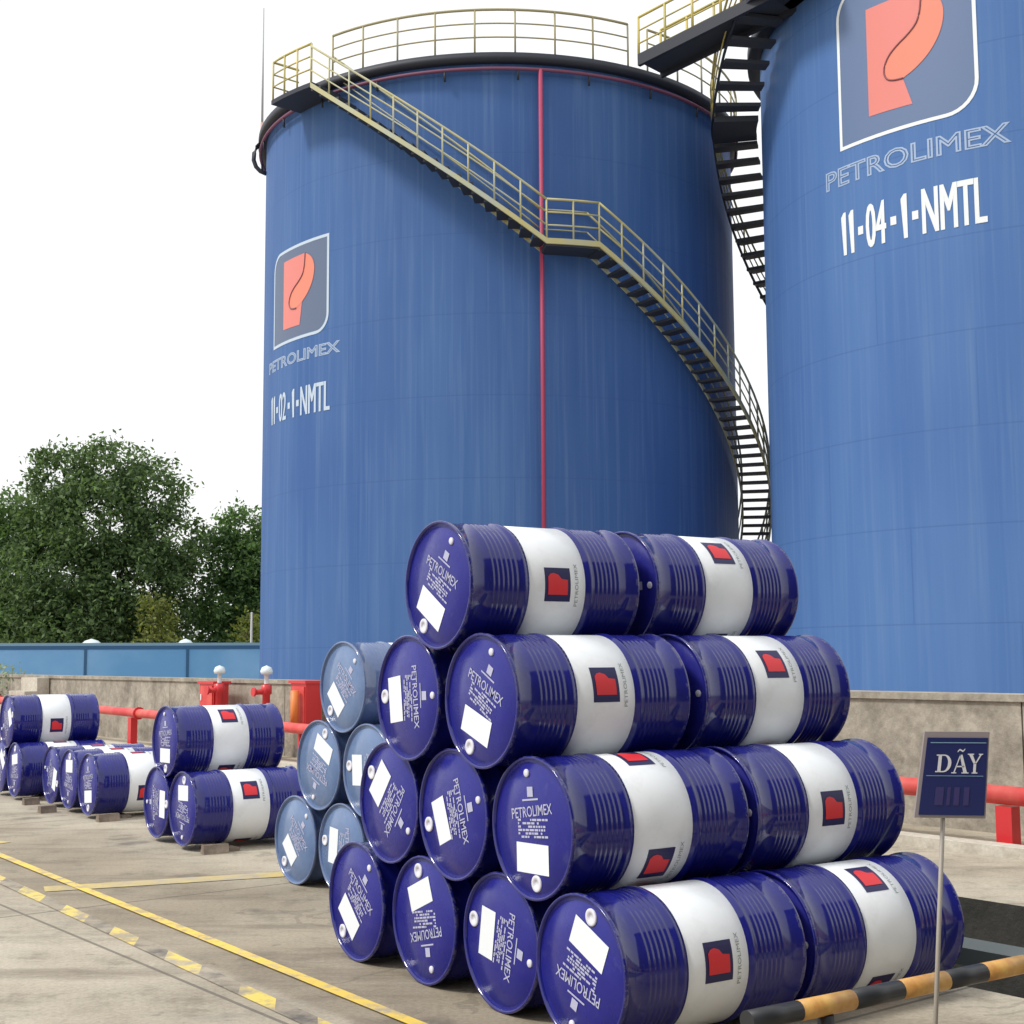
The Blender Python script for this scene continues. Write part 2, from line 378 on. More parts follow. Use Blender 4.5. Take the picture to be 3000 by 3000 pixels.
# ------------------------------------------------------------------ bund wall
WD = Vector((-.62, .7846, 0)); W0 = Vector((3.40, 12.75, 0))
w = empty('concrete_wall', W0); WR = Matrix.Rotation(math.atan2(WD.y, WD.x), 3, 'Z')
def wl(t, off, z): q = WD * t + V * off; return Vector((q.x, q.y, z))
k = MB()
for i in range(14):
    t0 = -14 + i * 4.2
    k.box(wl(t0 + 2.1, .15, .555), (4.185, .30, 1.11), WR)
k.build('wall_body', M['wall'], w)
k = MB(); k.box(wl(15.4, .15, 1.14), (58.9, .36, .06), WR); k.build('coping', M['wall'], w)
tag(w, 'long stained tan concrete bund wall in front of the tanks', 'wall')
# low kerb in front of the wall
b = MB(); q = W0 + wl(12, -1.12, .04); b.box(q, (52, .20, .08), WR); b.build('kerb', M['kerb']); tag(bpy.data.objects['kerb'], 'low pale kerb along the wall', kind='structure')
# concrete steps over the wall, left
s = MB()
for i in range(4): s.box(W0 + wl(21.9, -.15 - .26 * i, .14 + .14 * (3 - i)), (1.0, .26, .28 * (4 - i)), WR)
st = s.build('concrete_steps', M['kerb']); tag(st, 'pale concrete steps against the bund wall above the farthest drums', 'steps')

# ------------------------------------------------------------------ red fire main along the wall
OFF = -.75
f = empty('fire_water_pipe', W0 + wl(0, OFF, 0))
def fz(t): return .425 + .0098 * t
def fl(t, z, o=0): q = WD * t + V * o; return Vector((q.x, q.y, z))
k = MB(); k.tube([fl(-9, fz(-9)), fl(25.5, fz(25.5))], .074, 14); k.build('pipe', M['red_faded'], f)
for t in (-4.2, -1.95, .9, 5.3, 8.5, 12.0, 15.0, 18.2, 20.3, 22.4, 24.6):
    k = MB(); k.tube([fl(t - .02, fz(t)), fl(t + .02, fz(t))], .11, 14); k.build('flange', M['red'], f)
    k = MB()
    k.box(fl(t + .25, fz(t) / 2 - .04, 0), (.14, .12, fz(t) - .08), WR); k.box(fl(t + .25, .012), (.3, .3, .024), WR)
    k.build('support_leg', M['red'], f)
tag(f, 'long red fire water pipe on short legs along the bund wall', 'pipe')

# hydrants and hose boxes by the wall
def hydrant(px, label, box, post=True):
    q = W0 + wl(px, -.42, 0); h = empty('fire_hydrant', q, math.atan2(WD.y, WD.x))
    k = MB(); k.lathe([(0, .10), (.03, .10), (.03, .06), (.95, .06), (.97, .085), (1.10, .085), (1.12, .0)], 14, 'z'); k.build('standpipe', M['red'], h)
    k = MB(); k.lathe([(1.12, .035), (1.26, .035), (1.265, .085), (1.31, .098), (1.37, .072), (1.40, .0)], 14, 'z'); k.build('cap', M['silver'], h)
    k = MB(); k.tube([(0, 0, 1.0), (.0, .20, 1.0)], .045, 10); k.tube([(0, .20, 1.0), (0, .23, 1.0)], .07, 10); k.build('outlet', M['red'], h)
    tag(h, label, 'hydrant', 'red hydrants along the bund wall'); return h
def hosebox(px, wd, z0, z1, label, shelf):
    q = W0 + wl(px, -.34, 0); h = empty('hose_cabinet', q, math.atan2(WD.y, WD.x))
    k = MB(); k.box((0, 0, (z0 + z1) / 2), (wd, .26, z1 - z0)); k.box((0, 0, z1 + .02), (wd + .06, .32, .04)); k.build('cabinet_body', M['red'], h)
    k = MB(); k.box((-wd * .04, .14, (z0 + z1) / 2), (wd * .8, .02, (z1 - z0) * .86)); d = k.build('door', M['red_faded'], h)
    k = MB(); k.box((wd * .28, .158, (z0 + z1) / 2), (.03, .02, .10)); k.build('handle', M['silver'], d)
    for sx in (-1, 1):
        k = MB(); k.box((sx * wd * .38, 0, z0 / 2), (.05, .05, z0)); k.build('leg', M['red'], h)
    if shelf:
        k = MB(); k.tube([(-wd * .2, .24, z0 + .05), (-wd * .2, .24, z1 - .1)], .06, 10); k.build('hose_reel_pipe', M['orange'], h)
    tag(h, label, 'hose cabinet', 'red hose cabinets along the bund wall')
hosebox(12.95, .52, .66, 1.10, 'small red hose cabinet beside the hydrant, in front of the blue fence', False)
hydrant(12.60, 'red hydrant with a pale round cap standing beside the small red hose cabinet', None)
hydrant(11.02, 'red hydrant with a pale round cap standing alone before the blue tank edge', None)
hosebox(9.95, .44, .48, 1.14, 'tall red hose cabinet with an orange pipe beside the pale drum stack', True)

# ------------------------------------------------------------------ storage tanks
R = 6.5
def on_tank(theta0, z0, off):
    """flat (x to the right, y up) in metres -> on the shell"""
    def fn(co):
        a = theta0 + co[0] / R; r = R + off + co[2]
        return (r * math.cos(a), r * math.sin(a), z0 + co[1])
    return fn
def dense(me, maxlen):
    bm = bmesh.new(); bm.from_mesh(me); bmesh.ops.triangulate(bm, faces=bm.faces)
    for _ in range(7):
        e = [e for e in bm.edges if e.calc_length() > maxlen]
        if not e: break
        bmesh.ops.subdivide_edges(bm, edges=e, cuts=1, use_grid_fill=False); bmesh.ops.triangulate(bm, faces=bm.faces)
    bm.to_mesh(me); bm.free(); return me
def poly_mesh(pts, ml=.22):
    bm = bmesh.new(); f_ = bm.faces.new([bm.verts.new((x, y, 0)) for x, y in pts]); me = bpy.data.meshes.new('outline')
    bmesh.ops.triangulate(bm, faces=[f_]); bm.to_mesh(me); bm.free(); return dense(me, ml)
def arc(cx, cy, r, a0, a1, n=8): return [(cx + r * math.cos(rad(a0 + (a1 - a0) * i / n)), cy + r * math.sin(rad(a0 + (a1 - a0) * i / n))) for i in range(n + 1)]
def frame_outline(W, H, c, ins=0):
    """sharp bottom-left and top-right corners, rounded top-left and bottom-right"""
    x0, x1, y0, y1 = -W / 2 + ins, W / 2 - ins, ins, H - ins; c = c - ins
    return [(x0, y0)] + arc(x1 - c, y0 + c, c, -90, 0) + [(x1, y1)] + arc(x0 + c, y1 - c, c, 90, 180)
def soft(pts, n=2):
    for _ in range(n):
        q = [pts[0]]
        for a_, b_ in zip(pts, pts[1:]): q += [(a_[0] * .75 + b_[0] * .25, a_[1] * .75 + b_[1] * .25), (a_[0] * .25 + b_[0] * .75, a_[1] * .25 + b_[1] * .75)]
        pts = q + [pts[-1]]
    return pts
def put_logo(tank, th, z0, W, H, panelm, ky=1.0, cf=.17, border=None):
    t0 = rad(th); o = .0045
    a = frame_outline(W, H, cf * W); bq = frame_outline(W, H, cf * W, .075)
    k = MB(); k.add(poly_mesh(bq), on_tank(t0, z0, o)); pn = k.build('logo_panel', panelm, tank)
    k = MB(); n = len(a)
    for i in range(n):
        j = (i + 1) % n; N = 8
        for s_ in range(N):
            f0, f1 = s_ / N, (s_ + 1) / N; L2 = lambda p_, q_, t: (p_[0] + (q_[0] - p_[0]) * t, p_[1] + (q_[1] - p_[1]) * t, 0)
            fn = on_tank(t0, z0, o * 2)
            k.quad([fn(L2(a[i], a[j], f0)), fn(L2(a[i], a[j], f1)), fn(L2(bq[i], bq[j], f1)), fn(L2(bq[i], bq[j], f0))])
    k.build('logo_border', border or M['signwhite'], pn)
    # the letter P (fractions of the frame)
    X = lambda u: (u - .5) * W; Y = lambda v_: v_ * H * ky
    bowl = soft([(X(.515), Y(.33)), (X(.60), Y(.365)), (X(.70), Y(.44)), (X(.775), Y(.55)), (X(.805), Y(.67)), (X(.79), Y(.76)), (X(.74), Y(.83)), (X(.66), Y(.875))])
    P = [(X(.255), Y(.155)), (X(.575), Y(.145))] + bowl + [(X(.255), Y(.875))]
    k = MB(); k.add(poly_mesh(P), on_tank(t0, z0, o * 2.4)); k.build('logo_letter', M['coral'], pn)
    cr = [(.66, .875), (.655, .80), (.645, .72), (.62, .655), (.555, .60), (.485, .56), (.42, .51), (.385, .45), (.38, .40), (.40, .355), (.45, .335), (.515, .33)]
    cr = soft(cr); Q = [(X(u), Y(v_)) for u, v_ in cr[:-1]] + bowl[:-1]
    k = MB(); k.add(poly_mesh(Q), on_tank(t0, z0, o * 3.2)); k.build('logo_letter', M['coral2'], pn)
    k = MB(); fn = on_tank(t0, z0, o * 3.4); k.tube([fn((X(u), Y(v_), 0)) for u, v_ in cr], .020, 6); k.build('logo_line', M['brownline'], pn)
def put_text(tank, body, thc, z, h, W, m, outline=0, name='lettering'):
    me, (x0, x1, y0, y1) = text_mesh(body, 1.0, outline / h if outline else 0); sx = W / (x1 - x0); sy = h / (y1 - y0)
    if not outline: dense(me, .25)
    fn0 = on_tank(rad(thc), z, .006)
    k = MB(); k.add(me, lambda c: fn0(((c.x - (x0 + x1) / 2) * sx, (c.y - y0) * sy, c.z * .05))); k.build(name, m, tank)

def put_number(tank, parts, thc, z, h, W, m):
    fn0 = on_tank(rad(thc), z, .008); k = MB()
    spans = ((0, .105), (.205, .350), (.465, .510), (.610, 1.0))
    for body, (a0, a1) in zip(parts, spans):
        if set(body) == {'1'}:
            w_ = .027; n_ = len(body)
            for q_ in range(n_):
                xr = a1 - .004 - (n_ - 1 - q_) * .066
                P_ = [(xr - w_, 0), (xr, 0), (xr, 1), (xr - w_ * .75, 1), (xr - w_ * 1.55, .90), (xr - w_ * 1.55, .82), (xr - w_, .85)]
                k.add(poly_mesh([((x_ - .5) * W, y_ * h) for x_, y_ in P_]), fn0)
            continue
        me, (x0, x1, y0, y1) = text_mesh(body); dense(me, .25)
        for sh in (-.006, 0, .006):
            k.add(me, lambda c: fn0((((c.x - x0) / (x1 - x0) * (a1 - a0) + a0 - .5 + sh) * W, (c.y - y0) / (y1 - y0) * h, sh * .3)))
    for c_ in (.157, .408, .560):
        s_ = .042 * W / 2; k.quad([fn0(((c_ - .5) * W + dx * s_, h * .46 + dy * s_ * 1.3, 0)) for dx, dy in ((-1, -1), (1, -1), (1, 1), (-1, 1))])
    k.build('tank_number', m, tank)

def rail_ring(tank, name, r, zs, gaps, step, m, n=160):
    """horizontal rails on a circle with gaps; posts are parts of their own below it"""
    k = MB()
    segs = []; g_ = sorted(gaps); 
    for i in range(len(g_)): segs.append((g_[i][1], g_[(i + 1) % len(g_)][0] + (360 if i == len(g_) - 1 else 0)))
    for (a0, a1) in segs:
        N = max(2, int((a1 - a0) / 3))
        for z, rr in zs: k.tube([(r * math.cos(rad(a0 + (a1 - a0) * i / N)), r * math.sin(rad(a0 + (a1 - a0) * i / N)), z) for i in range(N + 1)], rr, 6)
    gr = k.build(name, m, tank); zt = zs[0][0]; z0 = min(z for z, _ in zs) 
    for (a0, a1) in segs:
        N = max(1, round((a1 - a0) / step))
        for i in range(N + 1):
            a = rad(a0 + (a1 - a0) * i / N); k = MB()
            k.tube([(r * math.cos(a), r * math.sin(a), zt - 1.05), (r * math.cos(a), r * math.sin(a), zt)], .026, 6); k.build('post', m, gr)
    return gr

def stair(tank, name, flights, r0, r1, run, thick, railh, m_rail, post_every=4, stringer=.24, m_str=None, inner=False, runs=None, instr=True):
    """flights: (theta0, z0, theta1, z1); each step is a mesh of its own"""
    k = MB(); kr = MB(); posts = []
    for (a0, z0, a1, z1) in flights:
        for rr_, hh, tr in (((r0 - .025, railh, .026), (r0 - .025, railh * .5, .018)) if inner else ()):
            N = max(2, int(abs(a1 - a0) / 2.5))
            kr.tube([(rr_ * math.cos(rad(a0 + (a1 - a0) * i / N)), rr_ * math.sin(rad(a0 + (a1 - a0) * i / N)), z0 + (z1 - z0) * i / N + hh) for i in range(N + 1)], tr, 6)
        N = max(2, int(abs(a1 - a0) / 2.5))
        flat = abs(z1 - z0) < .05
        k.sector(rad(a0), rad(a1), r1, r1 + .05, z0 - stringer * .75, z0 + stringer * .25, N, z0b=z1 - stringer * .75, z1b=z1 + stringer * .25)
        if instr: k.sector(rad(a0), rad(a1), r0 - .05, r0, z0 - stringer * .6, z0 + stringer * .15, N, z0b=z1 - stringer * .6, z1b=z1 + stringer * .15)
        for rr, hh, tr in ((r1 + .025, railh, .03), (r1 + .025, railh * .68, .02), (r1 + .025, railh * .36, .02)):
            kr.tube([((rr) * math.cos(rad(a0 + (a1 - a0) * i / N)), rr * math.sin(rad(a0 + (a1 - a0) * i / N)), z0 + (z1 - z0) * i / N + hh) for i in range(N + 1)], tr, 6)
        L = abs(rad(a1 - a0)) * r1; n = max(1, int(L / (run * post_every)))
        for i in range(n + 1): t = i / n; posts.append((rad(a0 + (a1 - a0) * t), z0 + (z1 - z0) * t))
    s_ = k.build(name, m_str or m_rail, tank)
    hr = kr.build('handrail', m_rail, s_)
    seen = set()
    for a, z in posts:
        key = round(a, 2)
        if key in seen: continue
        seen.add(key); q = MB(); rr = r1 + .025
        q.tube([(rr * math.cos(a), rr * math.sin(a), z), (rr * math.cos(a), rr * math.sin(a), z + railh)], .024, 6); q.build('post', m_rail, s_)
    for (a0, z0, a1, z1) in flights:
        if abs(z1 - z0) < .05:
            q = MB(); q.sector(rad(a0), rad(a1), r0, r1, z0 - .14, z0, 6); q.build('landing', M['tread'], s_); continue
        rn_ = (runs or {}).get(a0, run); L = abs(rad(a1 - a0)) * r1; n = max(2, round(L / rn_))
        for i in range(n):
            t = (i + .5) / n; a = a0 + (a1 - a0) * t; da = math.degrees(run * .55 / r1); z = z0 + (z1 - z0) * t; q = MB()
            q.sector(rad(a - da), rad(a + da), r0, r1, z - thick, z, 2); q.build('tread', M['tread'], s_)
    return s_

def shell(tank, H, m):
    k = MB(); k.lathe([(0, R)] + [(H * i / 16, R) for i in range(1, 17)], 160, 'z'); k.build('shell', m, tank)
    k = MB(); k.lathe([(H + .002, R + .002), (H + .9, .02)], 96, 'z'); k.build('roof', M['steel_galv'], tank)
    k = MB(); k.lathe([(0, R + .12), (.10, R + .12), (.10, R + .003)], 96, 'z'); k.build('foot_ring', m, tank)

T1 = empty('storage_tank', (-.323, 37.837, 0)); H1 = 15.62
shell(T1, H1, M['tank1'])
k = MB(); k.lathe([(15.50, R + .003), (15.50, R + .22), (15.70, R + .22), (15.70, R + .003)], 128, 'z'); k.build('wind_girder', M['girder'], T1)
k = MB(); k.tube([((R + .16) * math.cos(2 * PI * i / 120), (R + .16) * math.sin(2 * PI * i / 120), 15.32) for i in range(120)], .045, 8, closed=True); ring = k.build('sprinkler_ring', M['ring_pipe'], T1)
for i in range(24):
    a = 2 * PI * (i + .3) / 24; k = MB(); k.tube([((R + .16) * math.cos(a), (R + .16) * math.sin(a), 15.30), ((R + .14) * math.cos(a), (R + .14) * math.sin(a), 15.06)], .03, 6); k.build('nozzle', M['girder'], ring)
a = rad(-80.9); k = MB(); k.tube([((R + .16) * math.cos(a), (R + .16) * math.sin(a), 15.32), ((R + .16) * math.cos(a), (R + .16) * math.sin(a), .2)], .052, 10); k.build('riser_pipe', M['red_pipe'], T1)
rail_ring(T1, 'guard_rail', R + .19, [(16.76, .032), (16.42, .019), (16.08, .019)], [(-232, -127.0), (-61.5, -56.5)], 8.6, M['grey_rail'])
put_logo(T1, -141.3, 9.42, 2.74, 2.45, M['panel1'], border=M['signfaded'])
put_text(T1, 'PETROLIMEX', -141.3, 8.84, .30, 3.55, M['palewhite'], .010, 'company_name')
put_number(T1, ('11', '02', '1', 'NMTL'), -141.6, 7.47, .72, 2.90, M['signfaded'])
stair(T1, 'staircase', [(-127.5, 15.32, -81.0, 10.98), (-81.0, 10.98, -71.2, 10.98), (-71.2, 10.98, 49.0, .12)], R + .14, R + .84, .285, .065, .95, M['stair_rail'], 2, .13, M['stair_rail'], True)
# top platform of the stair
k = MB(); k.sector(rad(-140), rad(-127.3), R + .02, R + .86, 15.26, 15.37, 6); pf = k.build('platform', M['girder'], T1)
k = MB(); rr = R + .84
for hh, tr in ((.98, .03), (.66, .02), (.34, .02)):
    pts = [((R + .1) * math.cos(rad(-139.6)), (R + .1) * math.sin(rad(-139.6)), 15.37 + hh)] + [(rr * math.cos(rad(-139.6 + 12 * i / 5)), rr * math.sin(rad(-139.6 + 12 * i / 5)), 15.37 + hh) for i in range(6)]
    k.tube(pts, tr, 6)
pr_ = k.build('platform_rail', M['yellow_rail'], pf)
for a_ in (-139.6, -135.6, -131.6, -127.6):
    k = MB(); k.tube([(rr * math.cos(rad(a_)), rr * math.sin(rad(a_)), 15.37), (rr * math.cos(rad(a_)), rr * math.sin(rad(a_)), 16.35)], .026, 6); k.build('post', M['yellow_rail'], pf)
# overflow bend on the left edge of the girder
k = MB(); a = rad(-167); k.tube([(rr_ * math.cos(a), rr_ * math.sin(a), z_) for rr_, z_ in ((R + .12, 15.56), (R + .26, 15.40), (R + .335, 15.22), (R + .345, 15.02), (R + .28, 14.84), (R + .16, 14.72), (R + .0, 14.66))], .06, 8); k.build('overflow_pipe', M['girder'], T1)
# lightning rod
a = rad(-178); px_, py_ = (R + .20) * math.cos(a), (R + .20) * math.sin(a)
k = MB(); k.tube([(px_, py_, 15.66), (px_, py_, 16.6)], .05, 8); lr = k.build('lightning_rod', M['pinkwhite'], T1)
k = MB(); k.tube([(px_, py_, 16.6), (px_, py_, 20.0)], [.035, .018], 8); k.build('rod_tip', M['greymast'], lr)
tag(T1, 'whole blue storage tank with a winding stair and a red riser pipe down its front', 'storage tank', 'blue storage tanks')

T2 = empty('storage_tank', (12.6, 31.6, 0)); H2 = 16.25
shell(T2, H2, M['tank2'])
k = MB(); k.lathe([(15.98, R + .003), (15.98, R + .30), (16.28, R + .30), (16.28, R + .003)], 128, 'z'); k.build('wind_girder', M['girder'], T2)
put_logo(T2, -135.1, 12.14, 3.17, 3.50, M['panel2'], .92, .21)
put_text(T2, 'PETROLIMEX', -134.7, 11.38, .42, 4.20, M['palewhite'], .012, 'company_name')
put_number(T2, ('11', '04', '1', 'NMTL'), -135.0, 9.87, .92, 3.22, M['signwhite'])
stair(T2, 'staircase', [(196.0, 16.05, 177.0, 14.45), (177.0, 14.45, 166.0, 14.45), (166.0, 14.45, 40.0, .12)], R + .12, R + 1.18, .36, .085, .95, M['yellow_rail'], 7, .07, M['girder'], False, {196.0: .50}, False)
k = MB(); k.sector(rad(195), rad(212), R + .02, R + 1.15, 15.98, 16.16, 6); k.build('platform', M['girder'], T2)
tag(T2, 'blue storage tank cut by the frame edge, its stair seen from below beside the gangway', 'storage tank', 'blue storage tanks')

# gangway between the tanks
A = Vector((3.38, 31.75, 15.62)); B = Vector((6.25, 29.15, 16.06)); d = (B - A); dn = Vector((d.x, d.y, 0)).normalized(); sd = Vector((-dn.y, dn.x, 0))
gw = empty('gangway', A)
k = MB(); wdt = .45
for s_ in (-1, 1):
    o_ = sd * wdt * s_
    for hz in (0,):
        q = [o_ + Vector((0, 0, -.16)), d + o_ + Vector((0, 0, -.16)), d + o_ + Vector((0, 0, .12)), o_ + Vector((0, 0, .12))]
        e_ = sd * .05
        for a_, b_ in ((0, 1), (1, 2), (2, 3), (3, 0)): k.quad([q[a_] - e_, q[b_] - e_, q[b_] + e_, q[a_] + e_])
        k.quad([c_ - e_ for c_ in q]); k.quad([c_ + e_ for c_ in q])
k.build('side_beam', M['girder'], gw)
k = MB(); o1, o2 = sd * -(wdt - .06), sd * (wdt - .06)
top = [o1, d + o1, d + o2, o2]; k.quad([c_ + Vector((0, 0, .02)) for c_ in top]); k.quad([c_ + Vector((0, 0, -.05)) for c_ in top])
for i in range(4): k.quad([top[i] + Vector((0, 0, .02)), top[(i + 1) % 4] + Vector((0, 0, .02)), top[(i + 1) % 4] + Vector((0, 0, -.05)), top[i] + Vector((0, 0, -.05))])
k.build('deck', M['tread'], gw)
for s_ in (-1, 1):
    o_ = sd * wdt * s_; k = MB()
    for hh, tr in ((1.05, .032), (.72, .02), (.40, .02)): k.tube([o_ + Vector((0, 0, hh)), d + o_ + Vector((0, 0, hh))], tr, 6)
    gr = k.build('guard_rail', M['yellow_rail'], gw)
    for i in range(6):
        q = o_ + d * (i / 5); k = MB(); k.tube([q, q + Vector((0, 0, 1.05))], .035, 6); k.build('post', M['yellow_rail'], gr)
tag(gw, 'dark steel gangway with yellow railings bridging the tops of the two tanks', 'gangway')

# ------------------------------------------------------------------ drums
DL = .95; h = DL / 2; RC, RB = .2925, .2835
def drum_profile():
    p = [(-h + .016, RC - .014), (-h + .001, RC - .011), (-h, RC - .004), (-h + .004, RC), (-h + .018, RC), (-h + .026, RB)]
    half = []
    for c0 in (.125, .150, .175, .200, .225, .250):                    # rolled ridges
        half += [(c0 - .012, RB), (c0 - .005, RB + .0032), (c0 + .001, RB + .0032), (c0 + .008, RB)]
    half += [(.272, RB), (.279, RB + .0085), (.290, RB + .0095), (.301, RB + .0085), (.308, RB)]
    p += [(-h + a_, r_) for a_, r_ in half]
    p += [(h - a_, r_) for a_, r_ in reversed(half)]
    p += [(h - .026, RB), (h - .018, RC), (h - .004, RC), (h, RC - .004), (h - .001, RC - .011), (h - .016, RC - .014), (h - .017, .0)]
    return p
bm_ = MB(); bm_.lathe(drum_profile(), 72, 'x')
body_me = {c: bm_.mesh('body', M[c]) for c in ('navy', 'pale')}
lm = MB(); lm.lathe([(-h + .016, RC - .014), (-h + .017, RC - .030), (-h + .012, RC - .034), (-h + .012, .15), (-h + .0115, .148), (-h + .0115, 0)], 64, 'x')
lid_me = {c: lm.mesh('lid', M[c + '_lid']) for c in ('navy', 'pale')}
XL = -h + .0095
def lidp(u, v_, dx=0): return (XL - dx, -u * RC, v_ * RC)
q = MB(); q.quad([lidp(-.37, -.62), lidp(.37, -.60), lidp(.36, -.20), lidp(-.38, -.22)]); label_me = q.mesh('paper_label', M['paper'])
q = MB()
rnd = random.Random(5)
for row in range(6):                                                    # small illegible stencil lines
    vv = .125 - row * .047; u_ = -.36
    while u_ < .33:
        l_ = rnd.uniform(.03, .11)
        if rnd.random() < .86: q.quad([lidp(u_, vv - .030), lidp(min(u_ + l_, .38), vv - .030), lidp(min(u_ + l_, .38), vv), lidp(u_, vv)])
        u_ += l_ + .016
tm, (x0, x1, y0, y1) = text_mesh('PETROLIMEX', 1.0, 0, .008)
sx = 1.0 / (x1 - x0); ca, sa = math.cos(rad(4)), math.sin(rad(4))
def fit(c):
    a_ = (c.x - (x0 + x1) / 2) * sx; b_ = (c.y - y0) / (y1 - y0) * .15
    return lidp(a_ * ca - b_ * sa, .155 + a_ * sa + b_ * ca)
q.add(tm, fit); q.quad([lidp(-.09, .43), lidp(.05, .43), lidp(.05, .57), lidp(-.09, .57)]); q.quad([lidp(-.22, .37), lidp(.17, .385), lidp(.17, .41), lidp(-.22, .395)])
sten_me = q.mesh('stencil_print', M['stencil'])
def bung(u, v_, r, hole):
    q = MB(); cx, cy = -u * RC, v_ * RC; pts = [(XL + .002, r * 1.0), (XL - .003, r), (XL - .0048, r * .9), (XL - .0048, r * .5 if hole else 0)]
    if hole: pts += [(XL + .001, r * .45), (XL + .001, 0)]
    q.lathe(pts, 20, 'x'); q.v = [(a_, b_ + cx, c_ + cy) for a_, b_, c_ in q.v]; return q.mesh('bung', M['capwhite'])
bung_big = bung(.0, -.765, .034, True); bung_small = bung(-.05, .765, .0165, False)
q = MB(); RW = RB + .0012; q.lathe([(-h + .318, RB + .0002), (-h + .319, RW), (h - .319, RW), (h - .318, RB + .0002)], 72, 'x'); band_me = q.mesh('paint_band', M['white'])
def band_patch(x0, x1, s0, s1, rr, n=8):
    """x along the drum, s along the girth (metres), centre of the patch faces the camera side (-Y)"""
    out = []
    for i in range(n):
        a0 = s0 + (s1 - s0) * i / n; a1 = s0 + (s1 - s0) * (i + 1) / n
        pt = lambda x, s: (x, -rr * math.cos(s / rr), rr * math.sin(s / rr))
        out.append([pt(x0, a0), pt(x1, a0), pt(x1, a1), pt(x0, a1)])
    return out
q = MB()
for f_ in band_patch(-.072, .072, -.078, .078, RW + .0012): q.quad(f_, 0)
# red P, its head towards the lid end; (a: across girth, b: up = towards the lid)
Pf = [(-.046, -.056), (.022, -.056), (.010, -.026), (.026, -.020), (.044, -.004), (.052, .022), (.048, .042), (.034, .056), (-.046, .056)]
pm = poly_mesh([(a_, b_) for a_, b_ in Pf], .012); rr = RW + .0030
q.add(pm, lambda c: (-c.y * .98, -rr * math.cos(c.x * 1.02 / rr), rr * math.sin(c.x * 1.02 / rr)), 1)
logo_me = q.mesh('logo', [M['logo_navy'], M['logo_red']])
tm2, (x0, x1, y0, y1) = text_mesh('PETROLIMEX'); rr2 = RW + .0012
q = MB(); q.add(tm2, lambda c: (.098 + (y1 - c.y) / (y1 - y0) * .018, -rr2 * math.cos(((c.x - (x0 + x1) / 2) / (x1 - x0) * .20) / rr2), rr2 * math.sin(((c.x - (x0 + x1) / 2) / (x1 - x0) * .20) / rr2)))
print_me = q.mesh('small_print', M['print'])
LOGO_AT = (0, -108, 126)

def make_drum(col):
    d = empty('oil_drum'); z = (0, 0, RC)
    b_ = link('body', body_me[col], d); b_.location = z
    l_ = link('lid', lid_me[col], d); l_.location = z
    for n_, me in (('paper_label', label_me), ('stencil_print', sten_me), ('bung', bung_big), ('bung', bung_small)): link(n_, me, l_)
    w_ = link('paint_band', band_me, d); w_.location = z
    for a_ in LOGO_AT:
        o = link('logo', logo_me, w_); o.rotation_euler = (rad(-a_), 0, 0)
        o = link('small_print', print_me, w_); o.rotation_euler = (rad(-a_), 0, 0)
    return d
first = {}
def drum(lid_xy, z, yaw, lid_ang, band_ang, label, group, col='navy'):
    """lid_xy: ground point under the centre of the lid; z: height of the drum's underside"""
    a_ = Vector((math.cos(yaw), math.sin(yaw), 0)); c_ = Vector((lid_xy[0], lid_xy[1], 0)) + a_ * h
    if col not in first: d = first[col] = make_drum(col)
    elif first[col].get('label') is None: d = first[col]
    else: d = copy_tree(first[col])
    d.location = (c_.x, c_.y, z); d.rotation_euler = (0, 0, yaw)
    for chd in d.children:
        n_ = chd.name.split('.')[0]
        if n_ == 'lid':
            chd.rotation_euler = (-rad(lid_ang + 90), 0, 0)
            for g_ in chd.children:
                if g_.name.startswith('paper_label'): g_.rotation_euler = (rad(random.uniform(-7, 7)), 0, 0); g_.scale = (1, random.uniform(.88, 1.06), random.uniform(.92, 1.06))
                if g_.name.startswith('stencil'): g_.rotation_euler = (rad(random.uniform(-5, 5)), 0, 0)
        if n_ == 'paint_band': chd.rotation_euler = (-rad(band_ang), 0, 0)
        if n_ == 'body': chd.rotation_euler = (rad(random.uniform(0, 360)), 0, 0)
    tag(d, label, 'drum', group); return d
YA = .5917; aA = Vector((math.cos(YA), math.sin(YA), 0)); rA = Vector((-math.sin(YA), math.cos(YA), 0)); PA = Vector((.2382, 5.5036, 0))
SH, SV = .6261, .5142
GP = 'drums of the big pyramid'
def pyr(row, kx, ax, la, ba, label, dr=0, dz=0, jit=0):
    q_ = PA + rA * (SH * (kx + .5 * row) + dr) + aA * ax
    drum((q_.x, q_.y), .002 + SV * row + dz, YA + rad(jit), la, ba, label, GP)
front = [
 (0, 0, .013, 71, 5, 'drum at the corner of the pyramid base, its red logo facing the striped barrier'),
 (0, 1, .054, 163, 60, 'base drum next to the corner drum, only its lid seen, white label turned sideways'),
 (0, 2, .039, 104, 110, 'base drum of the pyramid with its white label at the top of the lid'),
 (0, 3, .011, -131, 200, 'outermost base drum of the pyramid next to the yellow floor line'),
 (1, 0, .007, -83, 74, 'second tier drum with one logo at its top and another low on its white band'),
 (1, 1, .007, -163, 150, 'middle drum of the second tier, its lid label low and sideways'),
 (1, 2, .023, 144, 220, 'outer drum of the second tier, label high on its lid, partly covering a pale drum'),
 (2, 0, -.041, -115, 13.5, 'third tier drum lying directly under the top drum with a red logo on its band'),
 (2, 1, -.049, 180, 180, 'third tier drum with an upright white label, beside the pale drums'),
 (3, 0, -.072, -125, 0, 'topmost drum of the pyramid, its lid catching the sky light'),
]
for r_, kx, ax, la, ba, lab in front: pyr(r_, kx, ax, la, ba, lab)
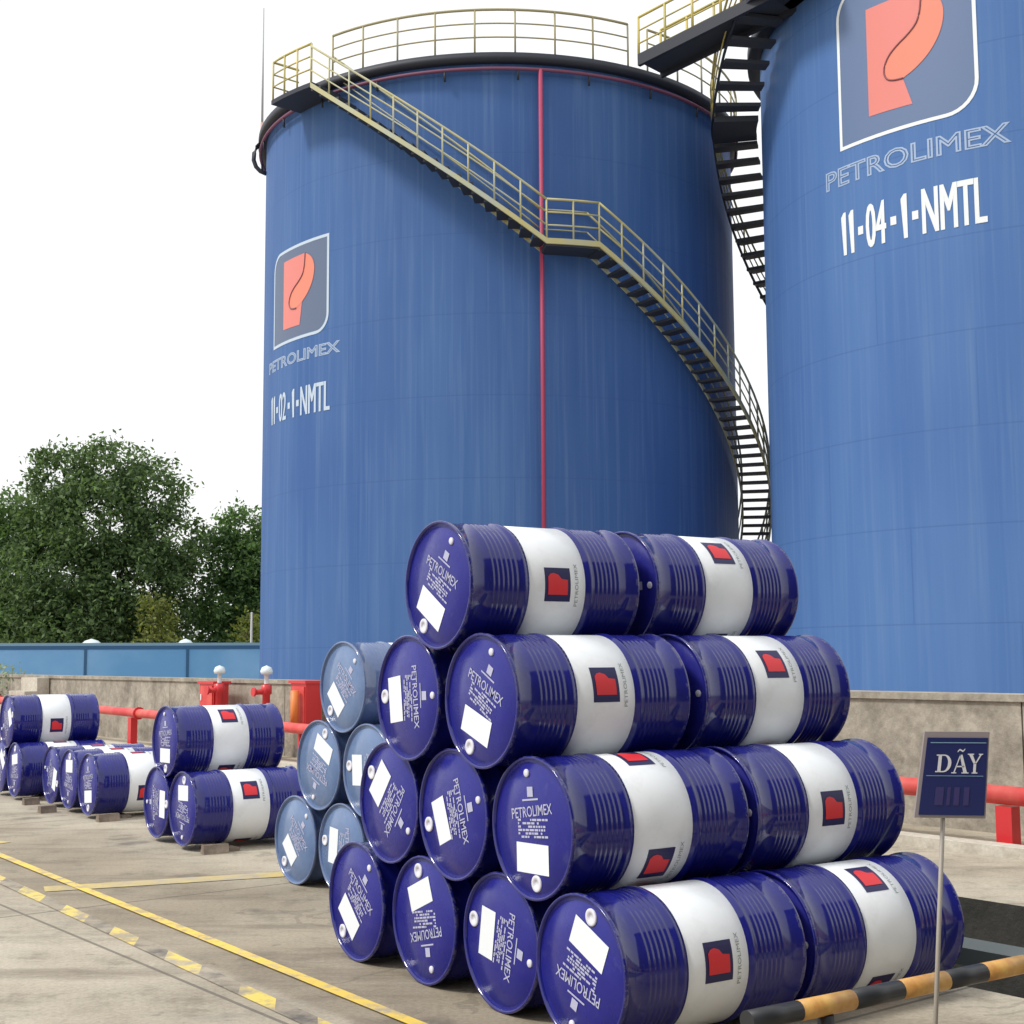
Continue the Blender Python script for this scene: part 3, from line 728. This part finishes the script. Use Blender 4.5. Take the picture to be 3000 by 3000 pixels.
far = [(0, 57, 'base drum behind the corner drum with logos at top and bottom, beside the sign post'),
       (1, 2, 'second tier drum of the rear half with one centred logo, close to the small sign'),
       (2, 32, 'third tier drum of the rear half with a tilted logo near its upper edge'),
       (3, 43, 'rear drum on the very top tier, in front of the gap between the tanks')]
for (r_, ba, lab), ax in zip(far, (1.012, 1.010, 1.005, .985)): pyr(r_, 0, ax, 180, ba, lab)
for r_ in range(3):
    for kx in range(1, 4 - r_): pyr(r_, kx, 1.02, random.uniform(-180, 180), random.uniform(-180, 180), 'blue drum hidden in the rear half of the pyramid behind other drums')
# pale stack just behind
YE = rad(36.5); aE = Vector((math.cos(YE), math.sin(YE), 0)); rE = Vector((-math.sin(YE), math.cos(YE), 0)); PE = Vector((-1.475, 9.42, 0)); GE = 'drums of the pale stack'
for r_, kx, la, lab in [(0, 0, -135, 'pale blue drum on the floor at the outer end of the pale stack'),
                        (0, 1, 170, 'pale blue drum on the floor, half hidden by the dark pyramid'),
                        (0, 2, 30, 'pale blue floor drum completely behind the dark pyramid'),
                        (1, 0, 68, 'pale blue drum in the second tier with its white label at the upper side'),
                        (1, 1, 175, 'pale blue drum peeping out between dark second tier drums'),
                        (2, 0, -136, 'pale blue drum lying on top of the pale stack')]:
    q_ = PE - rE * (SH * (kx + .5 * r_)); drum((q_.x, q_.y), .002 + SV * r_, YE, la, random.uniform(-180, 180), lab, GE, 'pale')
# lower rows at the left
GR = 'drums of the low row by the wall'
YG = rad(34.5)
for (xy, z, la, ba, lab) in [((-2.64, 11.12), .03, 85, 30, 'floor drum of the low row nearest the pale stack, label high on its lid'),
        ((-2.985, 11.65), .03, 0, 170, 'floor drum with a crosswise white label, beside the drum nearest the pale stack'),
        ((-2.89, 11.52), .03 + .508, -85, 47, 'drum lying on two floor drums before the hydrants, logos high and low on its band'),
        ((-4.07, 13.32), .03, -85, 90, 'floor drum with a low white label, across the gap from the two-tier group'),
        ((-4.44, 13.90), .03, 85, 90, 'floor drum in the middle of the row with a high white label'),
        ((-4.79, 14.42), .03, -20, 90, 'narrowly seen floor drum of the row with a bluish label strip'),
        ((-5.42, 15.12), .03, 90, 90, 'floor drum lying under the drum at the photo edge'),
        ((-5.78, 15.66), .03, 40, 90, 'last floor drum of the row, mostly outside the photo'),
        ((-5.62, 15.40), .03 + .508, 20, -10, 'upper drum cut by the photo edge with one dark logo on its white band')]:
    drum(xy, z, YG, la, ba, lab, GR)
# timber chocks and bearers under the low row
def chock(c, L, lab, wdt=.10, ht=.07):
    k = MB(); rr = Matrix.Rotation(YG + random.uniform(-.1, .1), 3, 'Z')
    bx = MB(); bx.box((0, 0, ht / 2), (L, wdt, ht), None); bx.v = [(x, y * (1 if z < ht / 2 else .55), z) for x, y, z in bx.v]
    o = bx.build('timber_chock', M['wood']); o.location = (c[0], c[1], 0); o.rotation_euler = (0, 0, YG + random.uniform(-.15, .15)); tag(o, lab, 'chock', 'timber chocks under the drums')
chock((-2.33, 10.93), .20, 'small timber chock under the floor drum nearest the pale stack')
chock((-3.80, 13.10), .20, 'small timber chock under the floor drum across the gap')
chock((-4.62, 13.85), .16, 'small timber chock between the middle floor drums of the low row')
chock((-5.05, 14.62), .16, 'small timber chock by the drums near the photo edge')
for (xy, lab) in (((-2.8, 11.38), 'timber bearer beneath the two-tier group of drums'), ((-4.42, 13.87), 'timber bearer beneath the three floor drums'), ((-5.6, 15.38), 'timber bearer beneath the drums at the photo edge')):
    q_ = Vector((*xy, 0)) + Vector((math.cos(YG), math.sin(YG), 0)) * .3
    k = MB(); k.box((0, 0, .014), (1.25 if 'two' in lab else 1.7, .09, .028)); o = k.build('timber_bearer', M['wood']); o.location = q_; o.rotation_euler = (0, 0, YG + PI / 2); tag(o, lab, 'bearer', 'timber bearers under the drums')

# ------------------------------------------------------------------ unseen building beside the camera, added to darken the drums' gloss
wh = empty('added_warehouse', tuple(uv(4.7, 1.6)), math.atan2(U.y, U.x))
def wbox(name, c, sz, m, par):
    k = MB(); k.box(c, sz); return k.build(name, m, par)
wbox('wall', (4.0, 0, 5.2), (8, 17, 10.4), M['shed'], wh)
wbox('roof', (3.9, 0, 10.6), (9.4, 18, .35), M['girder'], wh)
for y_ in (-5.2, 0, 5.2):
    d_ = wbox('roller_door', (-.03, y_, 2.1), (.10, 3.4, 4.2), M['shed_door'], wh)
    for z_ in (.6, 1.2, 1.8, 2.4, 3.0, 3.6): wbox('door_rib', (-.095, y_, z_), (.03, 3.3, .06), M['girder'], d_)
    w_ = wbox('window', (-.03, y_, 7.2), (.08, 3.0, 1.2), M['shed_glass'], wh)
tag(wh, 'unseen dark building added beside the camera to darken the gloss of the drums', 'added_warehouse')

# ------------------------------------------------------------------ striped barrier
A = Vector((.75, 4.59, 0)); B = Vector((3.33, 6.33, 0)); d = (B - A).normalized(); bar = empty('pipe_barrier', A)
def bp(t, z): q_ = d * t; return (q_.x, q_.y, z)
edges = [0, .23, .486, .73, .976, 1.19, 1.45, 1.70, 1.95, 2.2, 2.6]; zc = .335
for mi_, m_ in ((0, 'black'), (1, 'amber')):
    for i in range(len(edges) - 1):
        if i % 2 != mi_: continue
        k = MB(); k.tube([bp(edges[i] + (.0005 if i else 0), zc), bp(edges[i + 1], zc)], .034, 16, caps=True); o = k.build('black_band' if mi_ == 0 else 'amber_band', M[m_], bar)
for t in (.03, .36, 1.55, 2.45):
    k = MB(); k.tube([bp(t, 0), bp(t, zc - .03)], .028, 10); k.tube([bp(t, 0), bp(t, .012)], .06, 12); k.build('leg', M['amber' if t < .3 else 'black'], bar)
tag(bar, 'low pipe barrier painted in black and amber bands beside the drum pyramid', 'barrier')

# ------------------------------------------------------------------ sign on a thin post
SD = 4.40
def sp(px, py, dep=SD):                                                  # real position of a point on the (leaning) sign plate
    f_ = 4028.27; th = rad(6.007); rx = (px - 1500) / f_; uy = -(py - 1500) / f_
    y_ = math.cos(th) - uy * math.sin(th); z_ = math.sin(th) + uy * math.cos(th)
    return Vector((rx / y_ * dep, dep, 1.511 + z_ / y_ * dep))
BL, BR_, TR_, TL_ = sp(2674, 2402), sp(2882, 2406), sp(2896, 2152), sp(2706, 2150)
sg = empty('row_sign', (sp(2728, 3000).x, SD + .02, 0))
org = Vector(sg.location)
ex = (BR_ - BL).normalized(); ez = Vector((0, 0, 1)); ey = Vector((0, 1, 0))
def plate(name, c4, t0, t1, m, par):
    k = MB(); fr = [c_ + ey * t0 - org for c_ in c4]; bk = [c_ + ey * t1 - org for c_ in c4]
    k.quad(fr); k.quad(bk[::-1])
    for i in range(4): k.quad([fr[i], fr[(i + 1) % 4], bk[(i + 1) % 4], bk[i]])
    return k.build(name, m, par)
def inq(u, v_): return (BL * (1 - u) + BR_ * u) * (1 - v_) + (TL_ * (1 - u) + TR_ * u) * v_
plate('backing', [BL, BR_, TR_, TL_], 0, .012, M['sign_edge'], sg)
face = plate('face', [inq(.05, .035), inq(.975, .035), inq(.975, .93), inq(.05, .93)], -.003, -.0003, M['sign_blue'], sg)
k = MB()
def sq(mb, pts, off=-.0045): mb.quad([inq(u, v_) + ey * off - org for u, v_ in pts])
# serif letters D, A with tilde, Y  (u across the plate, v up)
b0, t0 = .53, .735
def rect(mb, u0, u1, v0, v1): sq(mb, [(u0, v0), (u1, v0), (u1, v1), (u0, v1)])
rect(k, .245, .295, b0, t0); rect(k, .215, .33, t0 - .014, t0); rect(k, .215, .33, b0, b0 + .014)
oc, ic = [], []
for i in range(13):
    a_ = rad(-90 + 180 * i / 12); oc.append((.33 + .115 * math.cos(a_), (b0 + t0) / 2 + (t0 - b0) / 2 * math.sin(a_))); ic.append((.33 + .065 * math.cos(a_), (b0 + t0) / 2 + ((t0 - b0) / 2 - .014) * math.sin(a_)))
for i in range(12): sq(k, [oc[i], oc[i + 1], ic[i + 1], ic[i]])
sq(k, [(.485, b0), (.505, b0), (.580, t0), (.565, t0)]); sq(k, [(.63, b0), (.685, b0), (.600, t0), (.560, t0)]); rect(k, .52, .64, b0 + .06, b0 + .075)
rect(k, .455, .53, b0 - .012, b0); rect(k, .605, .71, b0 - .012, b0)
sq(k, [(.70, t0), (.755, t0), (.815, b0 + .10), (.775, b0 + .10)]); sq(k, [(.865, t0), (.89, t0), (.815, b0 + .10), (.795, b0 + .10)]); rect(k, .775, .815, b0, b0 + .105)
rect(k, .755, .84, b0 - .012, b0); rect(k, .68, .775, t0, t0 + .012); rect(k, .845, .91, t0, t0 + .012)
sq(k, [(.525, t0 + .025), (.555, t0 + .05), (.555, t0 + .068), (.525, t0 + .043)]); sq(k, [(.555, t0 + .05), (.605, t0 + .03), (.605, t0 + .048), (.555, t0 + .068)]); sq(k, [(.605, t0 + .03), (.635, t0 + .055), (.635, t0 + .073), (.605, t0 + .048)])
k.build('lettering', M['sign_letter'], face)
k = MB(); rect(k, .09, .93, .485, .492); rect(k, .10, .95, .868, .878); k.build('rule_line', M['fence_cap'], face)
k = MB()
for u0, u1 in ((.25, .37), (.42, .47), (.52, .60), (.66, .74)): rect(k, u0, u1, .15, .36)
k.build('lettering', M['sign_dim'], face)
k = MB(); pt = sp(2764, 2380) + ey * .02 - org; pb = Vector((sp(2728, 3000) + (sp(2728, 3000) - sp(2764, 2406)) * .3)); pb.z = .0; pb = pb + ey * .02 - org
k.tube([pt, pb], .0075, 8); k.lathe([(0, .09), (.012, .09), (.012, .0)], 20, 'z'); base_v = len(k.v)
k.build('post', M['sign_post'], sg)
tag(sg, 'small navy row sign on a thin leaning post beside the pyramid', 'sign')

# ------------------------------------------------------------------ fence and what stands behind
fa, fb = Vector((-21.5, 46.0, 0)), Vector((-5.0, 51.5, 0)); d = (fb - fa); LF = d.length; d.normalize(); FR = Matrix.Rotation(math.atan2(d.y, d.x), 3, 'Z'); fe = empty('blue_fence', fa)
nP = 5; pw = LF / nP
for i in range(nP):
    c_ = d * (pw * (i + .5)); k = MB(); k.box((c_.x, c_.y, .95), (pw - .10, .05, 1.78), FR); k.build('fence_panel', M['fence'], fe)
    c_ = d * (pw * i); k = MB(); k.box((c_.x, c_.y, .98), (.09, .11, 1.96), FR); k.build('post', M['fence_rail'], fe)
c_ = d * (LF / 2); k = MB(); k.box((c_.x, c_.y, 1.905), (LF, .08, .13), FR); k.build('top_rail', M['fence_rail'], fe)
k = MB(); k.box((c_.x, c_.y, 2.02), (LF, .10, .10), FR); k.build('cap_rail', M['fence_cap'], fe)
tag(fe, 'azure blue panel fence with a dark top rail below the trees', 'fence')
for (px_, py_, r_, lab) in ((-15.4, 50.5, .42, 'pale rounded roof vent showing over the blue fence, the larger of two'), (-12.2, 51.5, .34, 'pale rounded roof vent showing over the blue fence near the tank, the smaller of two')):
    k = MB(); k.lathe([(0, .10), (1.95, .10), (1.96, r_), (2.05, r_ * .92), (2.18, r_ * .55), (2.25, 0)], 16, 'z'); o = k.build('roof_vent', M['silver']); o.location = (px_, py_, 0); tag(o, lab, 'vent', 'pale vents over the fence')
k = MB(); k.lathe([(0, .06), (3.2, .035), (3.2, 0)], 8, 'z'); o = k.build('white_pole', M['greymast']); o.location = (-9.62, 50.8, 0); tag(o, 'thin pale pole standing between the fence and the tank edge', 'pole')

def tree(name, base, height, clumps, leafm, label, cat='tree', n_leaf=6500, size=.215, trunk_r=.22, seed=1, group=None):
    """clumps: (dx, dy, z, rx, rz)"""
    rn = random.Random(seed); t = empty(name, base)
    k = MB(); k.tube([(0, 0, 0), (.05, 0, height * .25), (-.05, .1, height * .5), (.0, 0, height * .72)], [trunk_r, trunk_r * .8, trunk_r * .5, trunk_r * .15], 9)
    for (dx, dy, z, rx, rz) in clumps: k.tube([(0, 0, height * .22), (dx * .5, dy * .5, height * .22 + (z - height * .22) * .55), (dx, dy, z)], [trunk_r * .45, trunk_r * .25, .03], 6)
    k.build('trunk' if cat == 'tree' else 'stem', M['bark'], t)
    k = MB(); tot = sum(c[3] ** 2 * c[4] for c in clumps)
    for (dx, dy, z, rx, rz) in clumps:
        n = int(n_leaf * rx ** 2 * rz / tot); subs = max(6, n // 45)
        cs = []
        for _ in range(subs):
            while 1:
                q_ = Vector((rn.uniform(-1, 1), rn.uniform(-1, 1), rn.uniform(-1, 1)))
                if q_.length < 1: break
            q_ = q_.normalized() * (q_.length ** .45); cs.append(Vector((dx + q_.x * rx, dy + q_.y * rx, z + q_.z * rz)))
        for i in range(n):
            c0 = rn.choice(cs); p_ = c0 + Vector((rn.gauss(0, .27), rn.gauss(0, .27), rn.gauss(0, .21))) * (size / .215)
            if p_.z < .1: continue
            nrm = Vector((rn.gauss(0, 1), rn.gauss(0, 1), rn.gauss(.7, .8))).normalized(); u_ = nrm.orthogonal().normalized(); u_.rotate(Matrix.Rotation(rn.uniform(0, 6.28), 3, nrm)); w_ = nrm.cross(u_)
            s_ = size * rn.uniform(.5, 1.35); e_ = s_ * rn.uniform(.4, .6)
            k.quad([p_ - u_ * s_ * .5, p_ + w_ * e_ * .5, p_ + u_ * s_ * .55 + nrm * s_ * .12, p_ - w_ * e_ * .5])
    k.build('crown', leafm, t); tag(t, label, cat, group); return t
tree('broadleaf_tree', (-17.0, 57.0, 0), 10.6, [(-1.6, -.3, 8.9, 1.5, 1.35), (.3, .4, 9.4, 1.5, 1.3), (1.9, 0, 8.3, 1.5, 1.4), (-2.5, .5, 7.0, 1.5, 1.5), (0, -.6, 7.2, 2.2, 1.9), (2.7, -.2, 6.3, 1.6, 1.5), (-1.8, -.5, 5.0, 2.2, 1.7), (1.5, -.4, 4.7, 2.3, 1.7), (-.8, -.2, 3.0, 2.6, 1.5), (2.2, 0, 3.0, 1.6, 1.4), (-2.9, .3, 2.6, 1.6, 1.5), (.6, .6, 1.7, 2.4, 1.2)], M['leaf'], 'tallest dark green tree with a broad rounded crown over the blue fence', n_leaf=60000, seed=3, group='trees beyond the fence')
tree('broadleaf_tree', (-11.4, 59.0, 0), 7.9, [(-.2, 0, 6.9, 1.1, 1.0), (1.3, 0, 6.4, 1.2, 1.1), (-.9, 0, 5.6, 1.2, 1.2), (.6, -.2, 5.2, 1.6, 1.3), (-.6, 0, 3.8, 1.7, 1.3), (1.4, 0, 3.5, 1.7, 1.4), (.2, 0, 2.2, 2.0, 1.3), (1.9, 0, 4.9, 1.3, 1.2)], M['leaf2'], 'lower green tree between the tall tree and the blue tank', n_leaf=32000, seed=8, group='trees beyond the fence')
tree('broadleaf_tree', (-22.2, 58.5, 0), 9.0, [(.2, 0, 7.9, 1.3, 1.1), (1.2, 0, 6.8, 1.4, 1.3), (-.9, 0, 6.6, 1.5, 1.3), (.8, 0, 5.0, 1.9, 1.6), (1.3, 0, 3.0, 2.0, 1.6), (-.6, 0, 3.5, 2.0, 1.6)], M['leaf2'], 'green tree cut by the photo edge beside the tallest tree', n_leaf=30000, seed=14, group='trees beyond the fence')
tree('leafy_bush', (-13.9, 53.5, 0), 4.0, [(0, 0, 3.2, .55, .7), (.3, 0, 2.4, .7, .8), (-.2, 0, 1.6, .7, .8)], M['leaf3'], 'slender yellow green bush in front of the dark trees', 'bush', 1500, .20, .05, 21, 'yellow green bushes behind the fence')
tree('leafy_bush', (-10.3, 53.5, 0), 3.2, [(0, 0, 2.5, .55, .7), (.3, 0, 1.7, .8, .8)], M['leaf3'], 'yellow green bush beside the thin pale pole and tank edge', 'bush', 1200, .20, .05, 22, 'yellow green bushes behind the fence')
k0 = tree('dark_hedge', (-16.0, 63.0, 0), 4.2, [(-7 + i * 1.9, random.uniform(-.3, .3), 2.0 + random.uniform(-.2, .5), 1.5, 1.9) for i in range(9)], M['leaf'], 'dark hedge filling the gap under the tree crowns', 'hedge', 15000, .26, .08, 33)
tree('wall_shrub', tuple(W0 + wl(25.0, -.55, 0)), 1.5, [(-.9, 0, .95, .6, .42), (.2, 0, 1.05, .65, .45), (1.2, 0, .95, .6, .4), (-.3, 0, .6, .9, .5)], M['leaf4'], 'pale grey green shrub against the bund wall above the upper edge drum', 'shrub', 1500, .09, .03, 40)

# ------------------------------------------------------------------ light, sky, camera
SUN_AZ, SUN_EL = Vector((-.945, -.327)), 50
wd = bpy.data.worlds.new('World'); sc.world = wd; wd.use_nodes = True; nt = wd.node_tree
bg = nt.nodes['Background']; sky = nt.nodes.new('ShaderNodeTexSky'); sky.sky_type = 'NISHITA'; sky.sun_disc = False
sky.sun_elevation = rad(SUN_EL); sky.sun_rotation = math.atan2(SUN_AZ.x, SUN_AZ.y); sky.air_density = 1.5; sky.dust_density = 6; sky.ozone_density = 1
# high overcast: an even white cloud layer veils most of the blue sky
tc = nt.nodes.new('ShaderNodeTexCoord'); nz = nt.nodes.new('ShaderNodeTexNoise'); nz.inputs['Scale'].default_value = 1.6; nz.inputs['Detail'].default_value = 4
nt.links.new(tc.outputs['Generated'], nz.inputs['Vector'])
rp = nt.nodes.new('ShaderNodeValToRGB'); rp.color_ramp.elements[0].color = (11.0, 11.3, 11.6, 1); rp.color_ramp.elements[1].color = (12.4, 12.4, 12.3, 1)
nt.links.new(nz.outputs['Fac'], rp.inputs['Fac'])
mx = nt.nodes.new('ShaderNodeMix'); mx.data_type = 'RGBA'; mx.inputs[0].default_value = .88
nt.links.new(sky.outputs[0], mx.inputs[6]); nt.links.new(rp.outputs['Color'], mx.inputs[7]); nt.links.new(mx.outputs[2], bg.inputs['Color'])
bg.inputs['Strength'].default_value = .10
sl = bpy.data.lights.new('sun', 'SUN'); sl.energy = 2.4; sl.angle = rad(10); sl.color = (1, .97, .93)
so = bpy.data.objects.new('sun', sl); C.objects.link(so)
sv = Vector((SUN_AZ.x, SUN_AZ.y, 0)).normalized() * math.cos(rad(SUN_EL)) + Vector((0, 0, math.sin(rad(SUN_EL))))
so.rotation_euler = sv.to_track_quat('Z', 'Y').to_euler(); so.location = (-10, -5, 20)

cam = bpy.data.cameras.new('camera'); co = bpy.data.objects.new('camera', cam); C.objects.link(co)
cam.sensor_width = 36; cam.lens = 4028.27 / 3000 * 36; cam.clip_start = .05; cam.clip_end = 3000
co.matrix_world = Matrix.Translation((0, 0, 1.511)) @ (Matrix.Rotation(rad(96.007), 4, 'X') @ Matrix.Rotation(-.0056, 4, 'Z'))
sc.camera = co
vs = sc.view_settings; vs.view_transform = 'Standard'; vs.look = 'None'; vs.exposure = 0; vs.gamma = 1
sc.render.resolution_x = sc.render.resolution_y = 1024
